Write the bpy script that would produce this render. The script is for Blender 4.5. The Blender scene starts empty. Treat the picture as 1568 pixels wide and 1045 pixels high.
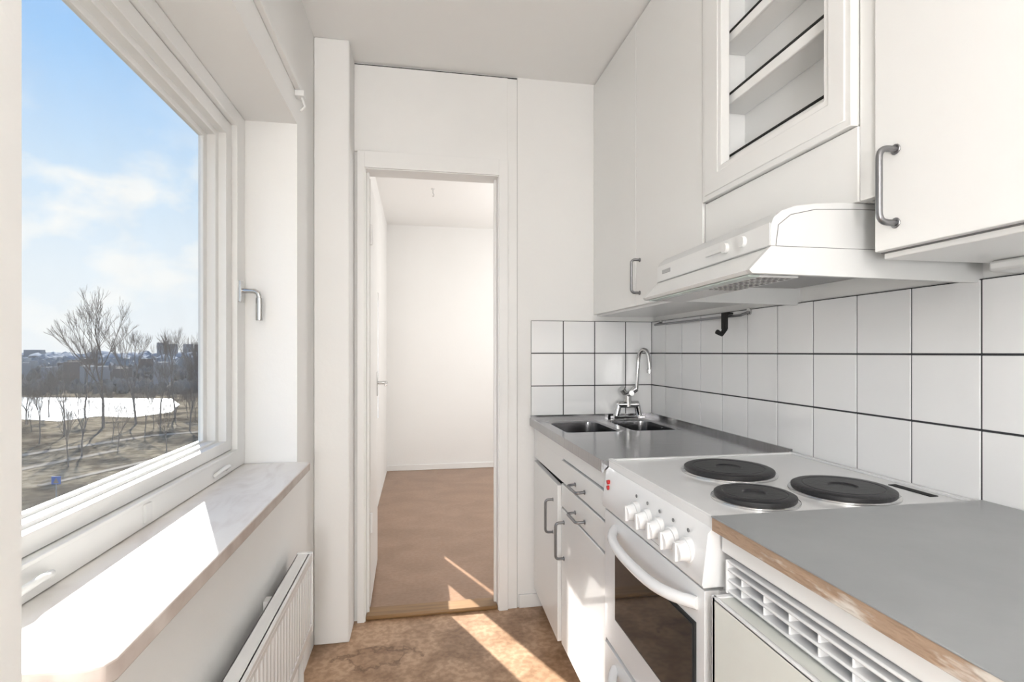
import bpy, bmesh, math, random
from mathutils import Vector, Matrix
scene = bpy.context.scene
try:
    scene.view_settings.view_transform = 'Standard'
    scene.view_settings.look = 'None'
except Exception as e: print(e)

# ------------------------------------------------------------ materials
def mat(name, col, rough=0.5, metal=0.0, col2=None, scale=5.0, detail=4.0, bump=0.0, bscale=None,
        lo=0.35, hi=0.65, stretch=None, spec=0.5, coat=0.0, distortion=0.0, fine=None, stain=None):
    m = bpy.data.materials.new(name); m.use_nodes = True
    nt = m.node_tree; b = nt.nodes['Principled BSDF']
    b.inputs['Base Color'].default_value = (*col, 1)
    b.inputs['Roughness'].default_value = rough
    b.inputs['Metallic'].default_value = metal
    b.inputs['Specular IOR Level'].default_value = spec
    b.inputs['Coat Weight'].default_value = coat
    tc = nt.nodes.new('ShaderNodeTexCoord'); mp = nt.nodes.new('ShaderNodeMapping')
    nt.links.new(tc.outputs['Object'], mp.inputs['Vector'])
    if stretch: mp.inputs['Scale'].default_value = stretch
    if col2 is None:
        col2 = tuple(c*0.97 for c in col)
    n = nt.nodes.new('ShaderNodeTexNoise'); n.inputs['Scale'].default_value = scale
    n.inputs['Detail'].default_value = detail; n.inputs['Distortion'].default_value = distortion
    nt.links.new(mp.outputs['Vector'], n.inputs['Vector'])
    r = nt.nodes.new('ShaderNodeValToRGB')
    r.color_ramp.elements[0].position = lo; r.color_ramp.elements[0].color = (*col, 1)
    r.color_ramp.elements[1].position = hi; r.color_ramp.elements[1].color = (*col2, 1)
    nt.links.new(n.outputs['Fac'], r.inputs['Fac'])
    last = r.outputs['Color']
    if fine:
        n3 = nt.nodes.new('ShaderNodeTexNoise'); n3.inputs['Scale'].default_value = fine[0]; n3.inputs['Detail'].default_value = 6
        nt.links.new(mp.outputs['Vector'], n3.inputs['Vector'])
        r3 = nt.nodes.new('ShaderNodeValToRGB'); r3.color_ramp.elements[0].position=.42; r3.color_ramp.elements[1].position=.58
        r3.color_ramp.elements[0].color=(fine[1],fine[1]*.95,fine[1]*.90,1); r3.color_ramp.elements[1].color=(1,1,1,1)
        nt.links.new(n3.outputs['Fac'], r3.inputs['Fac'])
        mx = nt.nodes.new('ShaderNodeMix'); mx.data_type='RGBA'; mx.blend_type='MULTIPLY'; mx.inputs['Factor'].default_value=1
        nt.links.new(last, mx.inputs['A']); nt.links.new(r3.outputs['Color'], mx.inputs['B']); last = mx.outputs['Result']
    if stain:
        sx,sy,rad = stain
        mp2 = nt.nodes.new('ShaderNodeMapping'); mp2.inputs['Location'].default_value=(-sx,-sy,0)
        nt.links.new(tc.outputs['Object'], mp2.inputs['Vector'])
        mp3 = nt.nodes.new('ShaderNodeMapping'); mp3.inputs['Scale'].default_value=(.6,1.3,0); nt.links.new(mp2.outputs[0], mp3.inputs[0])
        nz = nt.nodes.new('ShaderNodeTexNoise'); nz.inputs['Scale'].default_value=14; nz.inputs['Detail'].default_value=6
        nt.links.new(mp2.outputs[0], nz.inputs['Vector'])
        add = nt.nodes.new('ShaderNodeMixRGB'); add.blend_type='LINEAR_LIGHT'; add.inputs['Fac'].default_value=.10
        nt.links.new(mp3.outputs[0], add.inputs[1]); nt.links.new(nz.outputs['Color'], add.inputs[2])
        ln = nt.nodes.new('ShaderNodeVectorMath'); ln.operation='LENGTH'; nt.links.new(add.outputs[0], ln.inputs[0])
        rs = nt.nodes.new('ShaderNodeValToRGB'); el = rs.color_ramp.elements
        el[0].position=0; el[0].color=(.85,.82,.79,1); el[1].position=rad*1.18; el[1].color=(1,1,1,1)
        q=el.new(rad*.90); q.color=(.82,.78,.74,1); q=el.new(rad); q.color=(.48,.42,.37,1)
        nt.links.new(ln.outputs['Value'], rs.inputs['Fac'])
        mx = nt.nodes.new('ShaderNodeMix'); mx.data_type='RGBA'; mx.blend_type='MULTIPLY'; mx.inputs['Factor'].default_value=1
        nt.links.new(last, mx.inputs['A']); nt.links.new(rs.outputs['Color'], mx.inputs['B']); last = mx.outputs['Result']
    nt.links.new(last, b.inputs['Base Color'])
    if bump > 0:
        n2 = nt.nodes.new('ShaderNodeTexNoise'); n2.inputs['Scale'].default_value = bscale or scale*4
        nt.links.new(mp.outputs['Vector'], n2.inputs['Vector'])
        bp = nt.nodes.new('ShaderNodeBump'); bp.inputs['Strength'].default_value = bump
        bp.inputs['Distance'].default_value = 0.01
        nt.links.new(n2.outputs['Fac'], bp.inputs['Height']); nt.links.new(bp.outputs['Normal'], b.inputs['Normal'])
    return m

M_wall = mat('wall_paint', (.83,.825,.81), .75, col2=(.81,.805,.79), scale=1.5, bump=.05, bscale=60)
M_ceil = mat('ceiling_paint', (.89,.885,.87), .8, col2=(.875,.87,.855), scale=1.2)
M_trim = mat('trim_paint', (.83,.825,.81), .4, scale=3)
M_cab = mat('cabinet_paint', (.84,.838,.825), .28, col2=(.825,.823,.808), scale=1.3, coat=.2)
M_cabin = mat('cabinet_interior', (.88,.88,.87), .5, scale=1.3)
M_white = mat('white_enamel', (.82,.82,.82), .18, scale=2, coat=.3)
M_plast = mat('white_plastic', (.76,.76,.75), .35)
M_hood = mat('hood_enamel', (.63,.635,.63), .3)
M_tile = mat('glazed_tile', (.85,.85,.85), .07, col2=(.83,.835,.84), scale=2, coat=.4)
M_grout = mat('dark_grout', (.04,.04,.045), .9)
M_steel = mat('stainless_steel', (.36,.36,.37), .15, 1.0, col2=(.30,.30,.31), scale=8, stretch=(1,12,1), bump=.02, bscale=120)
M_chrome = mat('chrome', (.60,.60,.60), .1, 1.0)
M_hand = mat('handle_metal', (.24,.24,.25), .3, .9)
M_black = mat('cast_iron', (.018,.018,.02), .45, bump=.1, bscale=90)
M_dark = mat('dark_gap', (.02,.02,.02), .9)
M_seam = mat('seam_shadow', (.30,.29,.28), .9)
M_grey = mat('counter_laminate', (.32,.33,.335), .3, col2=(.29,.30,.305), scale=9, bump=.02)
M_chip = mat('chipped_chipboard', (.38,.265,.185), .9, col2=(.66,.61,.55), scale=42, detail=8, lo=.48, hi=.58, bump=.8, bscale=90, stretch=(1,.25,1))
M_kfloor = mat('linoleum_marbled', (.32,.19,.108), .35, col2=(.50,.33,.21), scale=6, detail=14, lo=.38, hi=.60, distortion=.7, fine=(45,.76), stain=(-.15,2.07,.075))
M_bfloor = mat('linoleum_brown', (.255,.152,.092), .30, col2=(.32,.198,.128), scale=4.0, detail=12, stretch=(1,1.4,1), distortion=.6, fine=(50,.90))
M_wood = mat('threshold_wood', (.20,.11,.045), .4, col2=(.30,.17,.07), scale=12, stretch=(.3,4,1))
M_marble = mat('sill_marble', (.80,.77,.74), .25, col2=(.70,.65,.62), scale=5, detail=12, lo=.45, hi=.75, stretch=(3,1,1), distortion=1.5)
M_marb_e = mat('sill_edge', (.54,.48,.44), .4, col2=(.42,.35,.31), scale=14, detail=10)
M_fridge = mat('fridge_door', (.74,.75,.70), .3)
M_oveng = mat('oven_glass', (.02,.022,.024), .04, coat=.5)
M_red = mat('indicator_red', (.5,.02,.02), .4)
M_green = mat('glass_edge_green', (.52,.60,.56), .2)
M_print_gap = mat('print_and_gap_shade', (.18,.18,.18), .6)
M_filter = mat('filter_grey', (.40,.40,.40), .5)

def glass_mat():
    m = bpy.data.materials.new('window_glass'); m.use_nodes = True; nt = m.node_tree
    nt.nodes.clear()
    o = nt.nodes.new('ShaderNodeOutputMaterial'); t = nt.nodes.new('ShaderNodeBsdfTransparent')
    g = nt.nodes.new('ShaderNodeBsdfDiffuse'); g.inputs['Color'].default_value=(.8,.8,.8,1)
    n = nt.nodes.new('ShaderNodeTexNoise'); n.inputs['Scale'].default_value=6
    r = nt.nodes.new('ShaderNodeMapRange'); r.inputs['To Min'].default_value=.04; r.inputs['To Max'].default_value=.11
    mx = nt.nodes.new('ShaderNodeMixShader')
    nt.links.new(n.outputs['Fac'], r.inputs['Value']); nt.links.new(r.outputs['Result'], mx.inputs['Fac'])
    t.inputs['Color'].default_value = (.97,.985,.985,1)
    nt.links.new(t.outputs[0], mx.inputs[1]); nt.links.new(g.outputs[0], mx.inputs[2])
    nt.links.new(mx.outputs[0], o.inputs['Surface'])
    return m
M_glass = glass_mat()

# ------------------------------------------------------------ mesh builder
class Mesh:
    def __init__(s, name): s.name = name; s.bm = bmesh.new(); s.mats = []
    def mi(s, m):
        if m not in s.mats: s.mats.append(m)
        return s.mats.index(m)
    def face(s, vs, m):
        try:
            f = s.bm.faces.new(vs); f.material_index = s.mi(m); return f
        except ValueError: return None
    def hexa(s, p, m):
        v = [s.bm.verts.new(q) for q in p]
        for a in ((0,3,2,1),(4,5,6,7),(0,1,5,4),(1,2,6,5),(2,3,7,6),(3,0,4,7)):
            s.face([v[i] for i in a], m)
    def box(s, x0,x1,y0,y1,z0,z1, m):
        s.hexa([(x0,y0,z0),(x1,y0,z0),(x1,y1,z0),(x0,y1,z0),(x0,y0,z1),(x1,y0,z1),(x1,y1,z1),(x0,y1,z1)], m)
    def ring(s, x0,x1, yo0,yo1,zo0,zo1, yi0,yi1,zi0,zi1, m):
        L = []
        for x in (x0,x1):
            L.append([s.bm.verts.new(q) for q in ((x,yo0,zo0),(x,yo1,zo0),(x,yo1,zo1),(x,yo0,zo1))])
            L.append([s.bm.verts.new(q) for q in ((x,yi0,zi0),(x,yi1,zi0),(x,yi1,zi1),(x,yi0,zi1))])
        A,B,C,D = L
        for i in range(4):
            j = (i+1)%4
            s.face([A[i],B[i],B[j],A[j]], m); s.face([C[i],C[j],D[j],D[i]], m)
            s.face([A[i],A[j],C[j],C[i]], m); s.face([B[i],D[i],D[j],B[j]], m)
    def prism(s, pts, axis, a, b, m):
        def P(u,v,w):
            return {'y':(u,w,v),'x':(w,u,v),'z':(u,v,w)}[axis]
        A = [s.bm.verts.new(P(u,v,a)) for u,v in pts]; B = [s.bm.verts.new(P(u,v,b)) for u,v in pts]
        n = len(pts)
        s.face(A[::-1], m); s.face(B, m)
        for i in range(n): s.face([A[i],A[(i+1)%n],B[(i+1)%n],B[i]], m)
    def cyl(s, p0, p1, r0, m, r1=None, n=28, caps=True):
        r1 = r0 if r1 is None else r1
        p0 = Vector(p0); p1 = Vector(p1); d = (p1-p0).normalized()
        u = d.orthogonal().normalized(); w = d.cross(u)
        R = []
        for p,r in ((p0,r0),(p1,r1)):
            R.append([s.bm.verts.new(p+(u*math.cos(2*math.pi*i/n)+w*math.sin(2*math.pi*i/n))*r) for i in range(n)])
        for i in range(n): s.face([R[0][i],R[0][(i+1)%n],R[1][(i+1)%n],R[1][i]], m)
        if caps: s.face(R[0][::-1], m); s.face(R[1], m)
    def tube(s, pts, r, m, n=10, rs=None):
        pts = [Vector(p) for p in pts]; prev = None; rings = []
        for k,p in enumerate(pts):
            if k == 0: d = pts[1]-pts[0]
            elif k == len(pts)-1: d = pts[-1]-pts[-2]
            else: d = (pts[k+1]-p).normalized()+(p-pts[k-1]).normalized()
            d.normalize()
            if prev is None: u = d.orthogonal().normalized()
            else:
                u = prev-d*prev.dot(d)
                u = u.normalized() if u.length>1e-6 else d.orthogonal().normalized()
            prev = u; w = d.cross(u); rr = rs[k] if rs else r
            rings.append([s.bm.verts.new(p+(u*math.cos(2*math.pi*i/n)+w*math.sin(2*math.pi*i/n))*rr) for i in range(n)])
        for a,b in zip(rings, rings[1:]):
            for i in range(n): s.face([a[i],a[(i+1)%n],b[(i+1)%n],b[i]], m)
        s.face(rings[0][::-1], m); s.face(rings[-1], m)
    def lathe(s, c, prof, m, n=48):
        c = Vector(c); rings = []
        for r,z in prof:
            if r < 1e-6: rings.append([s.bm.verts.new(c+Vector((0,0,z)))])
            else: rings.append([s.bm.verts.new(c+Vector((r*math.cos(2*math.pi*i/n), r*math.sin(2*math.pi*i/n), z))) for i in range(n)])
        for a,b in zip(rings, rings[1:]):
            for i in range(n):
                j=(i+1)%n
                if len(b)==1 and len(a)>1: s.face([a[i],a[j],b[0]], m)
                elif len(a)==1 and len(b)>1: s.face([a[0],b[j],b[i]], m)
                elif len(a)>1: s.face([a[i],a[j],b[j],b[i]], m)
    def loft(s, loops, m, cap=True):
        R = [[s.bm.verts.new(p) for p in L] for L in loops]; n = len(R[0])
        for a,b in zip(R,R[1:]):
            for i in range(n): s.face([a[i],a[(i+1)%n],b[(i+1)%n],b[i]], m)
        if cap: s.face(R[-1], m)
    def done(s, bevel=0, seg=2, recalc=True, xf=None):
        if xf:
            for v in s.bm.verts: v.co = xf(v.co)
        if recalc: bmesh.ops.recalc_face_normals(s.bm, faces=s.bm.faces[:])
        me = bpy.data.meshes.new(s.name); s.bm.to_mesh(me); s.bm.free()
        for m in s.mats: me.materials.append(m)
        me.shade_smooth()
        try: me.set_sharp_from_angle(angle=math.radians(38))
        except Exception as e: print('sharp', e)
        ob = bpy.data.objects.new(s.name, me); scene.collection.objects.link(ob)
        if bevel:
            b = ob.modifiers.new('bevel','BEVEL'); b.width = bevel; b.segments = seg
            b.limit_method = 'ANGLE'; b.angle_limit = math.radians(40); b.harden_normals = False
        return ob

def arc(p0, pc, p1, n=6):
    p0,pc,p1 = Vector(p0),Vector(pc),Vector(p1)
    return [(p0*(1-t)**2+pc*2*t*(1-t)+p1*t*t) for t in [i/n for i in range(n+1)]]
def bow(m, a, b, out, r, material, rc=.014):
    a,b,out = Vector(a),Vector(b),Vector(out); d=(b-a).normalized(); o=out.normalized()
    A=a+out; B=b+out
    pts=[a]+arc(A-o*rc, A, A+d*rc)+arc(B-d*rc, B, B-o*rc)+[b]
    m.tube(pts, r, material, n=10)
    m.cyl(a, a+o*.003, r*1.7, material, n=14); m.cyl(b, b+o*.003, r*1.7, material, n=14)

W = 1.1077; WL=-.408; BK=2.365; CE=2.42
FRONT=-2.3
# ------------------------------------------------------------ shell
m = Mesh('floor'); m.box(WL-.25, W+.1, FRONT-.1, 2.40, -.08, 0, M_kfloor)
m.box(-.36, 2.7, 2.40, 5.4, -.08, 0, M_bfloor); m.done()
m = Mesh('ceiling'); m.box(-.66, 2.7, FRONT-.1, 5.4, CE, CE+.1, M_ceil); m.done()
m = Mesh('wall_left')
m.box(-.66, WL, FRONT, 2.445, 0, .76, M_wall); m.box(-.66, WL, FRONT, 2.445, 1.949, CE, M_wall)
m.box(-.66, WL, FRONT, .6325, .76, 1.949, M_wall); m.box(-.66, WL, 1.909, 2.445, .76, 1.949, M_wall)
m.done()
m = Mesh('wall_right'); m.box(W, W+.1, FRONT, BK, 0, CE, M_wall); m.done()
m = Mesh('wall_front'); m.box(-.66, W+.1, FRONT-.1, FRONT, 0, CE, M_wall); m.done()
DX0,DX1,DZ = -.2234,.3558,1.96
m = Mesh('wall_back')
m.box(WL, DX0-.012, BK, 2.445, 0, CE, M_wall); m.box(DX1+.012, 2.6, BK, 2.445, 0, CE, M_wall)
m.box(DX0-.012, DX1+.012, BK, 2.445, DZ+.012, CE, M_wall); m.done()
m = Mesh('wall_pillar'); m.box(WL, -.2707, 2.195, BK, 0, CE, M_wall); m.done(.006)
FARY=5.3
m = Mesh('wall_far'); m.box(-.36, 2.7, FARY, FARY+.1, 0, CE, M_wall); m.done()
m = Mesh('wall_side')
zA,zB=.665,1.62
for (a,b,o) in ((2.445,3.385,0),(3.385,3.81,1),(3.81,4.05,0),(4.05,4.19,1),(4.19,FARY,0)):
    if o: m.box(-.34,-.30,a,b,0,zA,M_wall); m.box(-.34,-.30,a,b,zB,CE,M_wall)
    else: m.box(-.34,-.30,a,b,0,CE,M_wall)
m.done()
m = Mesh('wall_outer'); m.box(2.6,2.7,2.445,FARY,0,CE,M_wall); m.done()
m = Mesh('baseboard_far'); m.box(-.30,2.6,FARY-.012,FARY,0,.055,M_trim); m.done(.003)
m = Mesh('baseboard_back'); m.box(.452,.56,BK-.012,BK,0,.06,M_trim); m.done(.003)

# door frame, header board
m = Mesh('trim_1')
m.box(DX0-.012,DX0,BK-.012,2.455,0,DZ,M_trim); m.box(DX1,DX1+.012,BK-.012,2.455,0,DZ,M_trim)
m.box(DX0-.012,DX1+.012,BK-.012,2.455,DZ,DZ+.012,M_trim)
m.box(DX0,DX0+.012,2.40,2.415,0,DZ,M_trim); m.box(DX1-.012,DX1,2.40,2.415,0,DZ,M_trim)
m.box(DX1+.004,DX1+.044,BK-.020,BK,0,DZ+.075,M_trim)
m.box(DX0-.034,DX0-.004,BK-.020,BK,0,DZ+.075,M_trim)
m.box(DX0-.004,DX1+.004,BK-.020,BK,DZ+.004,DZ+.075,M_trim)
m.box(DX1+.044,.444,BK-.008,BK,0,CE-.012,M_trim)
m.box(-.2707,DX1+.044,BK-.008,BK,DZ+.075,CE-.010,M_trim)
m.box(-.2707,.444,BK-.004,BK,CE-.010,CE-.004,M_dark)  # dark strip painted in for the shadow line under the ceiling
m.box(.444,.4458,BK-.004,BK,0.0,CE-.003,M_seam)
m.done(.0025)
m = Mesh('door_threshold'); m.box(DX0,DX1,2.358,2.45,0,.018,M_wood); m.done(.006)
m = Mesh('door_1')
m.hexa([(-.252,2.458,.012),(-.212,2.458,.012),(-.222,3.02,.012),(-.262,3.02,.012),
        (-.252,2.458,1.95),(-.212,2.458,1.95),(-.222,3.02,1.95),(-.262,3.02,1.95)], M_trim)
m.box(-.221,-.214,2.93,2.965,.93,1.06,M_chrome)
m.cyl((-.218,2.95,1.0),(-.165,2.95,1.0),.009,M_chrome,n=14)
m.tube([(-.17,2.955,1.0),(-.168,2.93,1.0),(-.168,2.84,.995)],.008,M_chrome)
for z in (.35,1.65): m.cyl((-.208,2.452,z),(-.208,2.452,z+.09),.008,M_trim,n=12)
m.done(.002)
m = Mesh('ceiling_hook'); m.cyl((.113,4.08,CE),(.113,4.08,CE-.008),.012,M_plast)
m.tube([(.113,4.08,CE-.006),(.113,4.08,CE-.035),(.120,4.08,CE-.045),(.118,4.08,CE-.058),(.108,4.08,CE-.056)],.0028,M_chrome,n=8); m.done()

# ------------------------------------------------------------ window
m = Mesh('window_1')
m.ring(-.655,-.575, .634,1.908,.792,1.948, .70,1.835,.85,1.90, M_trim)
m.ring(-.652,-.592, .702,1.833,.852,1.898, .75,1.785,.885,1.855, M_trim)
m.ring(-.653,-.615, .748,1.787,.883,1.857, .765,1.762,.892,1.838, M_trim)
m.ring(-.655,-.64, .763,1.764,.89,1.84, .78,1.735,.898,1.822, M_trim)
m.box(-.650,-.647,.775,1.74,.89,1.83,M_glass)
m.box(-.577,-.571,.72,1.82,.845,.852,M_trim)
m.box(-.577,-.566,1.842,1.872,1.33,1.40,M_chrome)
m.tube([(-.57,1.857,1.367),(-.53,1.857,1.367),(-.518,1.857,1.360),(-.515,1.857,1.345),(-.515,1.857,1.275)],.0085,M_chrome)
m.cyl((-.515,1.857,1.345),(-.515,1.857,1.27),.011,M_chrome,n=14)
for y in (1.68,.90):
    m.tube([(-.575,y-.05,.808),(-.560,y-.03,.822),(-.556,y,.826),(-.560,y+.03,.822),(-.575,y+.05,.81)],.006,M_plast)
m.box(-.577,-.570,1.24,1.27,.80,.84,M_plast)
m.done(.003)
m = Mesh('window_sill')
poly=[(-.60,.71),(-.385,.70),(-.370,.706),(-.363,.722),(-.363,1.895),(-.37,1.905),(-.60,1.905)]
v0=[m.bm.verts.new((x,y,.762)) for x,y in poly]; v1=[m.bm.verts.new((x,y,.79)) for x,y in poly]
m.face(v1,M_marble); m.face(v0[::-1],M_marb_e)
for i in range(len(poly)): m.face([v0[i],v0[(i+1)%7],v1[(i+1)%7],v1[i]],M_marb_e)
m.done(.003)
m = Mesh('curtain_rail'); m.box(WL,WL+.018,.0,1.93,2.05,2.07,M_trim)
m.box(WL,WL+.03,1.87,1.90,2.03,2.05,M_plast); m.tube([(WL+.02,1.885,2.03),(WL+.03,1.885,2.0),(WL+.016,1.885,1.985)],.004,M_plast); m.done(.002)

# radiator
m = Mesh('radiator')
rx=-.335
m.box(rx-.012,rx-.006,.1,1.785,.27,.52,M_white); m.box(rx-.045,rx-.04,.1,1.785,.27,.52,M_white)
y=.112
while y<1.76:
    m.prism([(rx-.008,y+.002),(rx,y+.007),(rx,y+.019),(rx-.008,y+.024)],'z',.295,.495,M_white); y+=.03
m.box(rx-.045,rx+.001,.1,1.785,.508,.52,M_white); m.box(rx-.014,rx+.001,.1,1.785,.495,.508,M_white); m.box(rx-.014,rx+.001,.1,1.785,.27,.295,M_white)
m.box(rx-.047,rx+.002,1.775,1.79,.268,.522,M_white)
for yy in (.4,1.5): m.box(WL+.001,rx-.04,yy,yy+.03,.30,.50,M_plast)
m.tube([(rx-.025,1.74,.27),(rx-.025,1.74,.2),(rx-.025,1.74,0)],.008,M_plast)
m.done(.0015)

# ------------------------------------------------------------ wall tiles
m = Mesh('wall_tiles')
Z0=.861
m.box(W-.009,W-.0005,-.64,BK-.0005,Z0,Z0+.45,M_grout); m.box(.510,W-.009,BK-.009,BK-.0005,Z0,Z0+.45,M_grout)
g=.0022
random.seed(2)
for r in range(3):
    z0=Z0+r*.15
    for c in range(20):
        y1=BK-c*.1502; y0=BK-(c+1)*.1502; j=random.uniform(-.0004,.0004)
        m.box(W-.012+j,W-.005,y0+g,min(y1-g,BK-.008),z0+g,z0+.15-g,M_tile)
    for c in range(4):
        x0=.508+c*.152; x1=min(x0+.152,W-.012)
        m.box(x0+g,x1-g,BK-.012,BK-.005,z0+g,z0+.15-g,M_tile)
m.done(.001,2)

# ------------------------------------------------------------ sink counter + cabinet
CX=.505; SY0=1.395
m = Mesh('sink_counter')
bowls=[(.555,.785,1.93,2.26),(.825,1.03,1.93,2.26)]
zt=.86; zb=.853
m.box(CX,.555,SY0,BK-.014,zb,zt,M_steel); m.box(1.03,W-.014,SY0,BK-.014,zb,zt,M_steel)
m.box(.555,1.03,SY0,1.93,zb,zt,M_steel); m.box(.555,1.03,2.26,BK-.014,zb,zt,M_steel); m.box(.785,.825,1.93,2.26,zb,zt,M_steel)
m.box(CX-.004,CX+.004,SY0,BK-.014,.832,zt+.006,M_steel)
m.box(CX,W-.014,BK-.020,BK-.0125,zt,zt+.018,M_steel); m.box(W-.020,W-.0125,SY0,BK-.014,zt,zt+.018,M_steel)
m.box(CX,W-.014,SY0-.002,SY0+.004,.84,zt+.004,M_steel)
for (x0,x1,y0,y1) in bowls:
    cx,cy=(x0+x1)/2,(y0+y1)/2; hx,hy=(x1-x0)/2,(y1-y0)/2
    def rr(hx,hy,r,z,n=8):
        L=[]
        for (sx,sy,a0) in ((1,1,0),(-1,1,90),(-1,-1,180),(1,-1,270)):
            for i in range(n+1):
                a=math.radians(a0+90*i/n); L.append((cx+sx*(hx-r)+r*math.cos(a), cy+sy*(hy-r)+r*math.sin(a), z))
        return L
    m.loft([rr(hx,hy,.0005,zt),rr(hx-.002,hy-.002,.04,zt-.0005),rr(hx-.008,hy-.008,.045,zt-.006),rr(hx-.014,hy-.014,.05,zt-.13),rr(hx-.04,hy-.04,.05,zt-.155)],M_steel)
    m.cyl((cx,cy,zt-.154),(cx,cy,zt-.150),.035,M_chrome)
m.done()
m = Mesh('kitchen_faucet')
fx,fy=.955,2.305
m.box(fx-.075,fx+.075,fy-.022,fy+.022,.861,.872,M_chrome)
for dx in (-.055,.055):
    m.cyl((fx+dx,fy,.872),(fx+dx*.8,fy,.925),.014,M_chrome)
m.cyl((fx-.05,fy,.925),(fx+.05,fy,.925),.016,M_chrome)
m.cyl((fx,fy,.915),(fx,fy,.985),.017,M_chrome)
for dx in (-.035,.035):
    m.cyl((fx+dx*.4,fy,.975),(fx+dx,fy-.01,1.0),.012,M_chrome,r1=.017)
m.cyl((fx,fy-.01,.975),(fx,fy-.045,.98),.013,M_chrome)
pts=[(fx+.01,fy-.02,.985),(fx+.03,fy-.03,1.0),(fx+.035,fy-.035,1.12)]+[tuple(p) for p in arc((fx+.035,fy-.035,1.13),(fx+.038,fy-.045,1.185),(fx+.055,fy-.07,1.175),6)]+[tuple(p) for p in arc((fx+.058,fy-.075,1.172),(fx+.066,fy-.085,1.15),(fx+.066,fy-.087,1.09),5)]
m.tube(pts,.009,M_chrome,n=14)
m.cyl((fx+.066,fy-.087,1.09),(fx+.066,fy-.087,1.072),.011,M_chrome)
m.done(.001)
m = Mesh('base_cabinet')
cf=.54
m.box(cf,W-.014,2.335,2.352,.09,.832,M_cab); m.box(cf,W-.014,1.405,1.422,.0,.832,M_cab); m.box(cf,W-.014,1.875,1.890,.09,.69,M_cab)
m.box(cf,W-.014,1.405,2.352,.09,.105,M_cab); m.box(W-.03,W-.014,1.405,2.352,.1,.832,M_cab)
m.box(.585,.60,1.405,2.352,0,.09,M_cab)
m.box(.524,cf,1.400,2.353,.775,.832,M_cab); m.box(.526,cf,1.88,2.353,.685,.775,M_cab)
m.box(.541,.56,1.42,1.88,.60,.77,M_dark)
m.box(.545,.56,1.9,2.33,.11,.70,M_dark)
ft=.521
m.hexa([(.508,1.890,.095),(.528,1.890,.095),(.540,2.348,.095),(.520,2.348,.095),(.508,1.890,.672),(.528,1.890,.672),(.540,2.348,.672),(.520,2.348,.672)],M_cab)
m.box(ft-.002,cf,1.408,1.876,.692,.770,M_cab); m.box(ft-.002,cf,1.408,1.876,.602,.684,M_cab); m.box(ft-.002,cf,1.408,1.876,.095,.594,M_cab)
bow(m,(ft-.002,1.60,.722),(ft-.002,1.70,.722),(-.03,0,-.002),.0045,M_hand)
bow(m,(ft-.002,1.60,.628),(ft-.002,1.70,.628),(-.03,0,-.002),.0045,M_hand)
bow(m,(.512,1.965,.475),(.512,1.965,.60),(-.032,0,0),.0048,M_hand)
bow(m,(ft-.002,1.84,.42),(ft-.002,1.84,.55),(-.032,0,0),.0048,M_hand)
m.done(.0025)

# ------------------------------------------------------------ stove
m = Mesh('electric_stove')
ya,yb=.868,1.388; sf=.525
m.box(.535,1.09,ya,yb,.02,.735,M_white)
m.box(.545,1.09,ya+.004,yb-.004,.735,.848,M_white)
m.box(.520,W-.014,ya-.004,yb+.003,.848,.866,M_white)
for b in ((.520,.532,ya-.004,yb+.003),(1.080,W-.014,ya-.004,yb+.003)): m.box(*b,.866,.871,M_white)
m.box(.532,1.080,yb-.008,yb+.003,.866,.870,M_white); m.box(.532,1.080,ya-.004,ya+.006,.866,.870,M_white)
m.prism([(.520,.848),(.560,.848),(.560,.742),(.503,.742),(.500,.748),(.512,.84)],'y',ya,yb,M_white)
for i in range(5):
    ky=1.170-.0605*i; kx=.505
    m.cyl((kx+.006,ky,.790),(kx-.006,ky,.789),.024,M_white,n=30)
    m.cyl((kx-.004,ky,.789),(kx-.024,ky,.787),.020,M_white,r1=.017,n=30)
    m.box(kx-.028,kx-.020,ky-.004,ky+.004,.770,.805,M_white)
    m.cyl((kx+.003,ky+.002,.826),(kx+.001,ky+.002,.826),.004,M_print_gap,n=12)
for z in (.80,.815): m.cyl((.510,1.355,z),(.502,1.355,z-.001),.006,M_red,n=14)
m.box(.501,.5045,1.04,1.10,.752,.757,M_print_gap)
m.box(.507,.535,ya+.004,yb-.004,.385,.735,M_white)
m.box(.503,.509,.90,1.30,.47,.665,M_dark); m.box(.501,.505,.905,1.295,.475,.66,M_oveng)
m.box(.507,.535,ya+.004,yb-.004,.09,.372,M_white)
m.box(.55,.57,ya,yb,0,.09,M_dark)
def handle(z,x0=.507,sag=.0):
    L=[]
    n=16
    for i in range(n+1):
        t=i/n; y=1.31-t*(1.31-.895); o=.04*(1-(2*t-1)**4); L.append((x0-o, y, z+sag*math.sin(math.pi*t)))
    m.tube(L,.012,M_white,n=12)
handle(.703,sag=-.012); handle(.335,sag=-.01)
def plate(x,y,R):
    m.lathe((x,y,.866),[(R+.006,0),(R+.006,.004),(R,.007),(R-.002,.007)],M_chrome)
    m.lathe((x,y,.866),[(R,.004),(R,.013),(R-.006,.016),(R*.80,.016),(R*.79,.0150),(R*.77,.0150),(R*.76,.016),(R*.30,.016),(R*.27,.013),(0,.013)],M_black)
plate(.758,1.193,.105); plate(.672,.966,.078); plate(.890,.982,.098)
m.box(1.042,1.062,.92,1.02,.866,.8675,M_dark)
m.done(.003)

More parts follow.
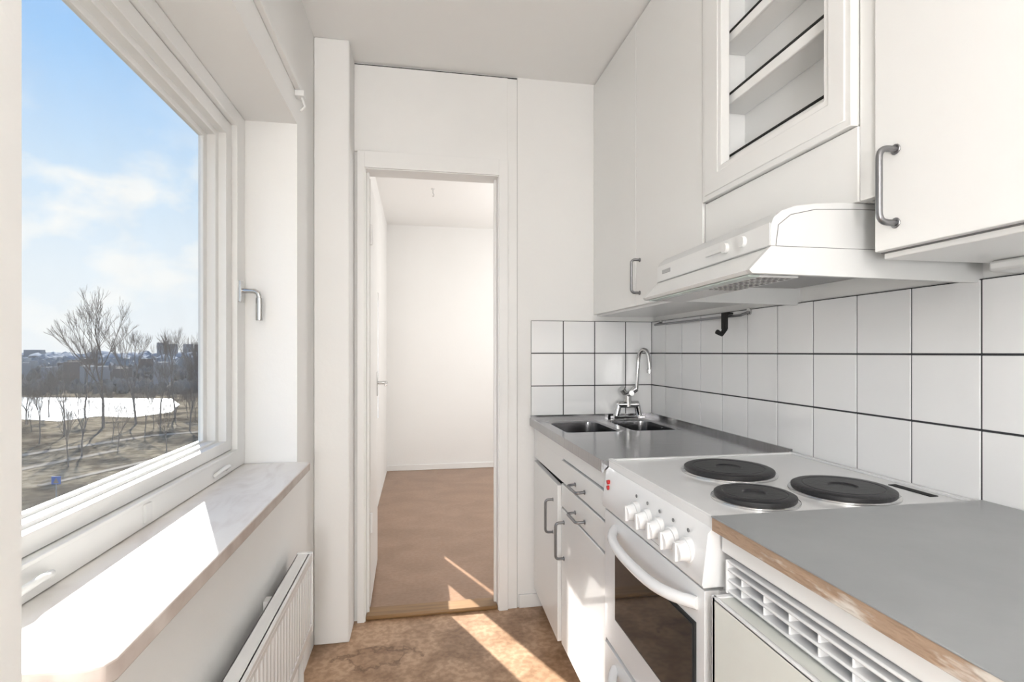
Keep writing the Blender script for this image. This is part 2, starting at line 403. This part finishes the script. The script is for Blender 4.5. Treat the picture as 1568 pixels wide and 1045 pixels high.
# ------------------------------------------------------------ laminate counter + fridge
m = Mesh('laminate_counter')
m.box(.512,W-.014,-.62,.860,.872,.8745,M_grey); m.box(.514,W-.014,-.62,.860,.848,.872,M_chip)
m.done(.001)
m = Mesh('counter_support'); m.box(.530,W-.014,-.60,.855,.812,.848,M_trim); m.box(.56,W-.014,.84,.857,0,.812,M_trim); m.box(.56,W-.014,-.60,-.585,0,.812,M_trim); m.done(.002)
def fridge(y0,y1):
    m = Mesh('refrigerator')
    m.box(.56,1.09,y0,y1,.03,.735,M_white)
    m.box(.575,1.09,y0,y1,.735,.808,M_white)
    m.box(.568,.576,y0+.01,y1-.01,.757,.803,M_dark)
    for z in (.753,.772,.790,.804): m.box(.526,.556,y0+.002,y1-.002,z-.0025,z+.0025,M_white)
    m.box(.545,.570,y0+.002,y1-.002,.748,.754,M_white)
    y=y0+.002
    while y<y1-.005:
        m.box(.530,.556,y,y+.004,.753,.790,M_white); y+=.057
    for yy in (y0,y1-.006): m.box(.525,.57,yy,yy+.006,.748,.806,M_white)
    m.box(.499,.555,y0+.002,y1-.002,.08,.744,M_fridge); m.box(.499,.506,y0+.002,y1-.002,.738,.746,M_white)
    m.box(.499,.545,y1-.012,y1,.08,.746,M_white)
    for xx in (.6,1.05):
        for yy in (y0+.04,y1-.04): m.cyl((xx,yy,0),(xx,yy,.03),.02,M_dark,n=14)
    return m.done(.002)
fridge(.28,.836)
fridge(-.57,-.02+.28)

# ------------------------------------------------------------ upper cabinets
UX=.81; UB=1.333
m = Mesh('wall_cabinet')
m.box(.83,W-.0005,1.402,BK-.0005,UB,CE-.002,M_cab)
m.box(.822,.832,1.402,BK-.0005,UB+.01,CE-.006,M_print_gap)  # dark backing sheet, paints the shade in the gaps between doors
m.box(UX,.83,1.878,BK-.002,UB+.008,CE-.008,M_cab); m.box(UX,.83,1.404,1.8755,UB+.008,CE-.008,M_cab)
bow(m,(UX,1.84,1.386),(UX,1.84,1.508),(-.034,0,0),.0048,M_hand)
for z in (1.37,2.24): m.cyl((UX-.003,1.400,z),(UX-.003,1.400,z+.05),.005,M_plast,n=10)
m.done(.0015)
m = Mesh('glazed_cabinet')
y0,y1=.862,1.398; zb=1.449; bx=.930
m.box(.832,W-.0005,y1-.016,y1,zb,CE-.002,M_cabin); m.box(.832,W-.0005,y0,y0+.016,zb,CE-.002,M_cabin)
m.box(bx,bx+.012,y0+.016,y1-.016,zb+.016,CE-.002,M_cabin); m.box(.832,W-.002,y0+.016,y1-.016,zb,zb+.016,M_cab)
m.box(.815,.832,y0,y1,zb,1.592,M_cab)
m.ring(UX-.006,.830,y0+.004,y1-.004,1.594,2.405, .935,1.300,1.672,2.32,M_cab)
m.ring(UX-.009,UX-.005,y0+.018,y1-.018,1.608,2.39, .921,1.314,1.658,2.334,M_cab)
for z in (1.68,1.85,2.02,2.19):
    m.box(.850,bx,y0+.017,y1-.017,z+.002,z+.018,M_cabin); m.box(.842,.850,y0+.017,y1-.017,z-.004,z+.022,M_cabin)
    m.box(.840,.846,y0+.017,y1-.017,z+.022,z+.028,M_dark)
m.box(.832,.838,y0+.016,y0+.05,1.6,CE-.01,M_cab)
m.done(.0025)
m = Mesh('wall_cabinet')
m.box(.83,W-.0005,-.60,.82,UB,CE-.002,M_cab)
m.box(.824,.832,-.60,.822,UB+.01,CE-.006,M_print_gap)  # dark sheet again, door-gap shade put in as colour
m.box(UX,.83,.318,.820,UB+.012,CE-.008,M_cab); m.box(UX,.83,-.20,.313,UB+.012,CE-.008,M_cab); m.box(UX,.83,-.60,-.205,UB+.012,CE-.008,M_cab)
m.box(.818,.84,.8225,.861,1.449,CE-.002,M_cab)
bow(m,(UX,.777,1.388),(UX,.777,1.515),(-.034,0,0),.0055,M_hand,rc=.018)
m.done(.003)
m = Mesh('under_cabinet_lamp'); m.box(1.03,W-.001,.30,.80,1.312,1.3325,M_plast); m.done(.006)

# ------------------------------------------------------------ extractor hood
m = Mesh('extractor_hood')
ya,yb=.868,1.388
top=[(.650,1.361),(.650,1.400),(.656,1.414),(.672,1.427),(.70,1.437),(.74,1.443),(.80,1.4475),(W-.001,1.4475),(W-.001,1.361)]
m.prism(top,'y',ya,yb,M_hood)
fl=[(.606,1.316),(.612,1.310),(W-.001,1.304),(W-.001,1.3605),(.650,1.3605)]
m.prism(fl,'y',ya,ya+.012,M_hood); m.prism(fl,'y',yb-.012,yb,M_hood)
m.prism([(.6062,1.3162),(.6122,1.3102),(.625,1.3102),(.668,1.3600),(.651,1.3600)],'y',ya+.0121,yb-.0121,M_plast)
m.box(.649,.6505,ya+.002,yb-.002,1.3625,1.404,M_plast)
m.box(.616,.64,ya+.02,yb-.02,1.3065,1.3095,M_green); m.box(.64,.72,ya+.02,yb-.02,1.3065,1.3095,M_hood)
m.box(.68,W-.02,ya+.013,yb-.013,1.352,1.3595,M_filter)
for i in range(6):
    for j in range(10):
        m.box(.645+i*.012,.651+i*.012,ya+.03+j*.02,ya+.04+j*.02,1.3055,1.308,M_print_gap)
for y in (.955,1.02): m.cyl((.655,y,1.386),(.641,y,1.386),.011,M_plast,n=24); 
m.box(.642,.651,1.03,1.10,1.381,1.389,M_plast)
m.box(.6475,.6500,1.30,1.35,1.380,1.390,M_filter)
m.box(.6485,.6505,ya,yb,1.3598,1.3612,M_filter)
m.tube([(.66,ya-.0002,1.362),(.665,ya-.0002,1.40),(.69,ya-.0002,1.42),(.74,ya-.0002,1.432),(.82,ya-.0002,1.436),(.9,ya-.0002,1.437)],.0008,M_print_gap,n=6)
m.box(.66,1.09,ya-.0004,ya+.001,1.3605,1.3615,M_print_gap)
m.done(.002, xf=lambda c: Vector((c.x+(c.y-1.128)*.05*max(0,min(1,(W-c.x)/.45)), c.y, c.z)))

m = Mesh('towel_rail')
rz=1.290
m.tube([(W-.0125,2.25,rz+.012),(W-.045,2.25,rz),(W-.045,1.60,rz),(W-.0125,1.60,rz+.012)],.0045,M_hand)
for y in (1.60,2.25): m.cyl((W-.0122,y,rz+.012),(W-.018,y,rz+.012),.012,M_chrome,n=16)
m.done()
m = Mesh('rail_hook')
m.box(W-.062,W-.0515,1.662,1.692,1.245,1.300,M_dark)
m.box(W-.062,W-.032,1.662,1.692,1.296,1.304,M_dark)
m.tube([(W-.056,1.677,1.27),(W-.056,1.677,1.245),(W-.068,1.677,1.228),(W-.088,1.677,1.238)],.009,M_dark)
m.done(.003)

# ------------------------------------------------------------ exterior
random.seed(4)
GZ=-12.0; H=1.165-GZ
def gp(x,y,z=GZ):
    Zc=(1.165-z)*807/(y-540); X=(x-640)*Zc/819.7
    return X,(Zc-.1755*X)/.9845
M_ground = mat('dry_grass_ground',(.070,.057,.043),1.0,col2=(.20,.168,.122),scale=.13,detail=13,lo=.42,hi=.58,fine=(.9,.55),spec=.0)
M_path = mat('gravel_path',(.25,.22,.185),1.0,col2=(.20,.175,.145),scale=.6,spec=.0)
M_water = mat('lake_water',(.36,.39,.43),.5,col2=(.11,.135,.17),scale=1.8,detail=8,stretch=(.08,1,1),lo=.45,hi=.56,spec=.1)  # sun glitter is painted in as the pale streaks
M_bark = mat('tree_bark',(.15,.12,.10),.9,col2=(.20,.17,.145))
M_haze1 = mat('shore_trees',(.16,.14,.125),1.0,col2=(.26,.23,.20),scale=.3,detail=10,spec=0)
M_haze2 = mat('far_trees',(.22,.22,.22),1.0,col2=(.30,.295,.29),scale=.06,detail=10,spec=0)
M_haze3 = mat('horizon_haze',(.27,.28,.30),1.0,col2=(.33,.335,.345),scale=.02,spec=0)  # aerial haze is mixed into these distant tree colours
M_bld = mat('distant_building',(.30,.30,.31),.9); M_bld2=mat('weathered_building',(.17,.14,.125),.9)
M_roof = mat('pale_facade',(.42,.41,.40),.9)
M_blue = mat('sign_blue',(.03,.12,.45),.5)
m = Mesh('ground_terrain'); m.box(-1500,1200,-40,2500,GZ-1,GZ,M_ground); m.done()
m = Mesh('lake_water')
P=[(-260,195),gp(20,609),gp(262,611),gp(275,620),gp(262,632),gp(200,640),gp(150,638),gp(90,646),gp(20,642),(-260,115)]
v=[m.bm.verts.new((x,y,GZ+.06)) for x,y in P]; m.face(v,M_water); m.done()
m = Mesh('gravel_path')
for (A,B,w) in (((20,800),(330,705),2.2),((20,700),(230,668),.9),((230,668),(330,660),.9),((20,722),(180,690),.7),((60,745),(300,690),.5)):
    a=Vector((*gp(*A),GZ+.05)); b=Vector((*gp(*B),GZ+.05)); n=Vector((-(b-a).y,(b-a).x,0)).normalized()*w
    m.face([m.bm.verts.new(q) for q in (a-n,b-n,b+n,a+n)],M_path)
m.done()
m = Mesh('distant_landscape')
def treeline(pxs, ybase, hpx, mtl, depth, n, wr=(.18,.4)):
    for i in range(n):
        x=random.uniform(*pxs); yb=ybase+random.uniform(-3,3)
        X,Y=gp(x,yb); Zc=H*807/(yb-540); h=hpx*Zc/807*random.uniform(.45,1.1)*(.8+.25*math.sin(x*.05)); r=h*random.uniform(*wr)
        Y+=random.uniform(0,depth)
        k=6
        base=[m.bm.verts.new((X+r*.6*math.cos(a),Y+r*.6*math.sin(a),GZ)) for a in [2*math.pi*j/k for j in range(k)]]
        mid=[m.bm.verts.new((X+r*random.uniform(.7,1.2)*math.cos(a),Y+r*math.sin(a),GZ+h*random.uniform(.35,.65))) for a in [2*math.pi*j/k for j in range(k)]]
        up=[m.bm.verts.new((X+r*random.uniform(.3,.7)*math.cos(a),Y+r*.5*math.sin(a),GZ+h*random.uniform(.7,.95))) for a in [2*math.pi*j/k for j in range(k)]]
        t=m.bm.verts.new((X,Y,GZ+h))
        for j in range(k):
            l=(j+1)%k
            m.face([base[j],base[l],mid[l],mid[j]],mtl); m.face([mid[j],mid[l],up[l],up[j]],mtl); m.face([up[j],up[l],t],mtl)
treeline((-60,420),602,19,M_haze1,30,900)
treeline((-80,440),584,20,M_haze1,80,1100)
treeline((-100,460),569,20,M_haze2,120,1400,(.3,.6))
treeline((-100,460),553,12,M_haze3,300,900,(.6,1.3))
for (x0,x1,yt) in ((240,250,525),(256,266,527),(280,290,527),(297,303,528),(36,58,536)):
    Zc=900; X0=(x0-640)*Zc/819.7; X1=(x1-640)*Zc/819.7; Y=(Zc-.1755*X0)/.9845
    m.box(X0,X1,Y,Y+14,GZ,1.165+(540-yt)*Zc/807,M_bld)
for k in range(26):
    x=random.uniform(10,330); yb=random.choice((570,577,585,596)); X,Y=gp(x,yb); s=(H*807/(yb-540))/807
    wd=random.uniform(5,14)*s; hh=(yb-540)*s*random.uniform(.45,.75)
    m.box(X-wd/2,X+wd/2,Y,Y+8,GZ,GZ+hh,random.choice((M_roof,M_bld2,M_bld)))
m.done()
def tree_mesh(seed,h):
    random.seed(seed); m = Mesh('bare_tree')
    def br(p,d,L,r,lv):
        n=3; pts=[p]; q=p.copy(); dd=d.copy()
        for i in range(n):
            dd=(dd+Vector((random.uniform(-1,1),random.uniform(-1,1),random.uniform(-.3,.6)))*.15).normalized(); q=q+dd*L/n; pts.append(q.copy())
        m.tube(pts,r,M_bark,n=3 if lv>2 else 6,rs=[r,r*.87,r*.74,r*.6])
        if lv>=6: return
        for i in range(3):
            ax=Vector((random.uniform(-1,1),random.uniform(-1,1),random.uniform(-.1,.4)))
            nd=(dd+ax*random.uniform(.35,.62)).normalized()
            if nd.z<.1: nd.z=.25; nd.normalize()
            br(pts[-1] if i<2 else pts[2], nd, L*random.uniform(.62,.82), max(r*.58,.020), lv+1)
    br(Vector((0,0,0)),Vector((0,0,1)),h*.24,h*.012,0)
    zm=max(v.co.z for v in m.bm.verts); k=h/zm
    for v in m.bm.verts: v.co.z*=k; 
    ob=m.done(recalc=False); return ob
tms=[tree_mesh(11,22),tree_mesh(23,22),tree_mesh(37,22)]
spots=[(158,655,1.12),(208,650,.90),(268,640,.84),(98,668,.55),(245,655,.6),(60,680,.42),(125,700,.46),(180,690,.32),(290,660,.62),(40,650,.5),(222,668,.42),(130,640,.75),(75,640,.5),(310,645,.8),(105,715,.34),(255,690,.32)]
random.seed(9)
for k in range(16): spots.append((random.uniform(10,330),random.uniform(640,676),random.uniform(.2,.38)))
for i,(x,y,s) in enumerate(spots):
    X,Y=gp(x,y)
    ob = tms[i] if i<3 else bpy.data.objects.new('bare_tree',tms[i%3].data)
    if i>=3: scene.collection.objects.link(ob)
    ob.location=(X,Y,GZ-.1); ob.scale=(s*.85,s*.85,s); ob.rotation_euler=(0,0,i*1.7)
X,Y=gp(86,768); m = Mesh('pedestrian_sign'); m.cyl((X,Y,GZ),(X,Y,GZ+2.0),.04,M_bld,n=10); m.box(X-.36,X+.36,Y-.03,Y,GZ+1.5,GZ+2.2,M_blue)
m.prism([(X-.22,GZ+1.6),(X+.22,GZ+1.6),(X,GZ+2.1)],'y',Y-.04,Y-.031,M_path); m.done()

# ------------------------------------------------------------ world
w = bpy.data.worlds.new('World'); scene.world = w; w.use_nodes = True; nt = w.node_tree; nt.nodes.clear()
out = nt.nodes.new('ShaderNodeOutputWorld'); bg = nt.nodes.new('ShaderNodeBackground')
tc = nt.nodes.new('ShaderNodeTexCoord'); sep = nt.nodes.new('ShaderNodeSeparateXYZ')
nt.links.new(tc.outputs['Generated'], sep.inputs[0])
rp = nt.nodes.new('ShaderNodeValToRGB'); e = rp.color_ramp.elements
e[0].position=0; e[0].color=(.93,.95,.98,1); e[1].position=1; e[1].color=(.14,.34,.85,1)
for p,c in ((.12,(.86,.93,1.0)),(.27,(.64,.81,1.0)),(.42,(.38,.64,1.0)),(.6,(.22,.48,.97))):
    q=e.new(p); q.color=(*c,1)
nt.links.new(sep.outputs['Z'], rp.inputs['Fac'])
mp = nt.nodes.new('ShaderNodeMapping'); mp.inputs['Scale'].default_value=(1,1,1.6); mp.inputs['Location'].default_value=(.9,.3,.4)
nt.links.new(tc.outputs['Generated'], mp.inputs['Vector'])
ns = nt.nodes.new('ShaderNodeTexNoise'); ns.inputs['Scale'].default_value=8; ns.inputs['Detail'].default_value=8; ns.inputs['Roughness'].default_value=.48
nt.links.new(mp.outputs[0], ns.inputs['Vector'])
cr = nt.nodes.new('ShaderNodeValToRGB'); cr.color_ramp.elements[0].position=.50; cr.color_ramp.elements[1].position=.63
nt.links.new(ns.outputs['Fac'], cr.inputs['Fac'])
fd = nt.nodes.new('ShaderNodeMapRange'); fd.inputs['From Min'].default_value=.24; fd.inputs['From Max'].default_value=.36; fd.inputs['To Min'].default_value=1; fd.inputs['To Max'].default_value=.06
nt.links.new(sep.outputs['Z'], fd.inputs['Value'])
ml = nt.nodes.new('ShaderNodeMath'); ml.operation='MULTIPLY'; nt.links.new(cr.outputs['Color'], ml.inputs[0]); nt.links.new(fd.outputs['Result'], ml.inputs[1])
mx = nt.nodes.new('ShaderNodeMix'); mx.data_type='RGBA'; mx.inputs['B'].default_value=(1,1,1,1)
nt.links.new(ml.outputs[0], mx.inputs['Factor']); nt.links.new(rp.outputs['Color'], mx.inputs['A'])
nt.links.new(mx.outputs['Result'], bg.inputs['Color']); bg.inputs['Strength'].default_value=1.05
nt.links.new(bg.outputs[0], out.inputs['Surface'])

# ------------------------------------------------------------ lights
def light(name,kind,loc,energy,col=(1,1,1),size=.3):
    l=bpy.data.lights.new(name,kind); l.energy=energy; l.color=col
    if kind=='POINT': l.shadow_soft_size=size
    o=bpy.data.objects.new(name,l); scene.collection.objects.link(o); o.location=loc
    return o
s=light('sun','SUN',(-20,40,30),15,(1,.97,.92)); s.data.angle=math.radians(.5)
el=math.radians(30); d=Vector((.39*math.cos(el),-.92*math.cos(el),-math.sin(el)))
s.rotation_euler=d.to_track_quat('-Z','Y').to_euler()
light('kitchen_fill_high','POINT',(-.17,-1.3,1.9),40,(1,.99,.98),.2)  # added fill light behind the camera, no fixture there
light('kitchen_fill_low','POINT',(-.17,-1.2,.95),64,(1,.99,.98),.2)  # second added fill, set low to lift shelf undersides and ceiling
light('bedroom_fill','POINT',(1.5,3.9,1.5),54,(1,.99,.98),.35)  # unseen fill added to brighten the next room

# ------------------------------------------------------------ camera
c=bpy.data.cameras.new('camera'); c.sensor_width=36; c.lens=36*807/1568; c.shift_y=17.5/1568; c.clip_start=.02; c.clip_end=5000
co=bpy.data.objects.new('camera',c); scene.collection.objects.link(co); co.location=(0,0,1.165)
co.rotation_euler=(math.radians(90),0,-math.radians(10.11)); scene.camera=co
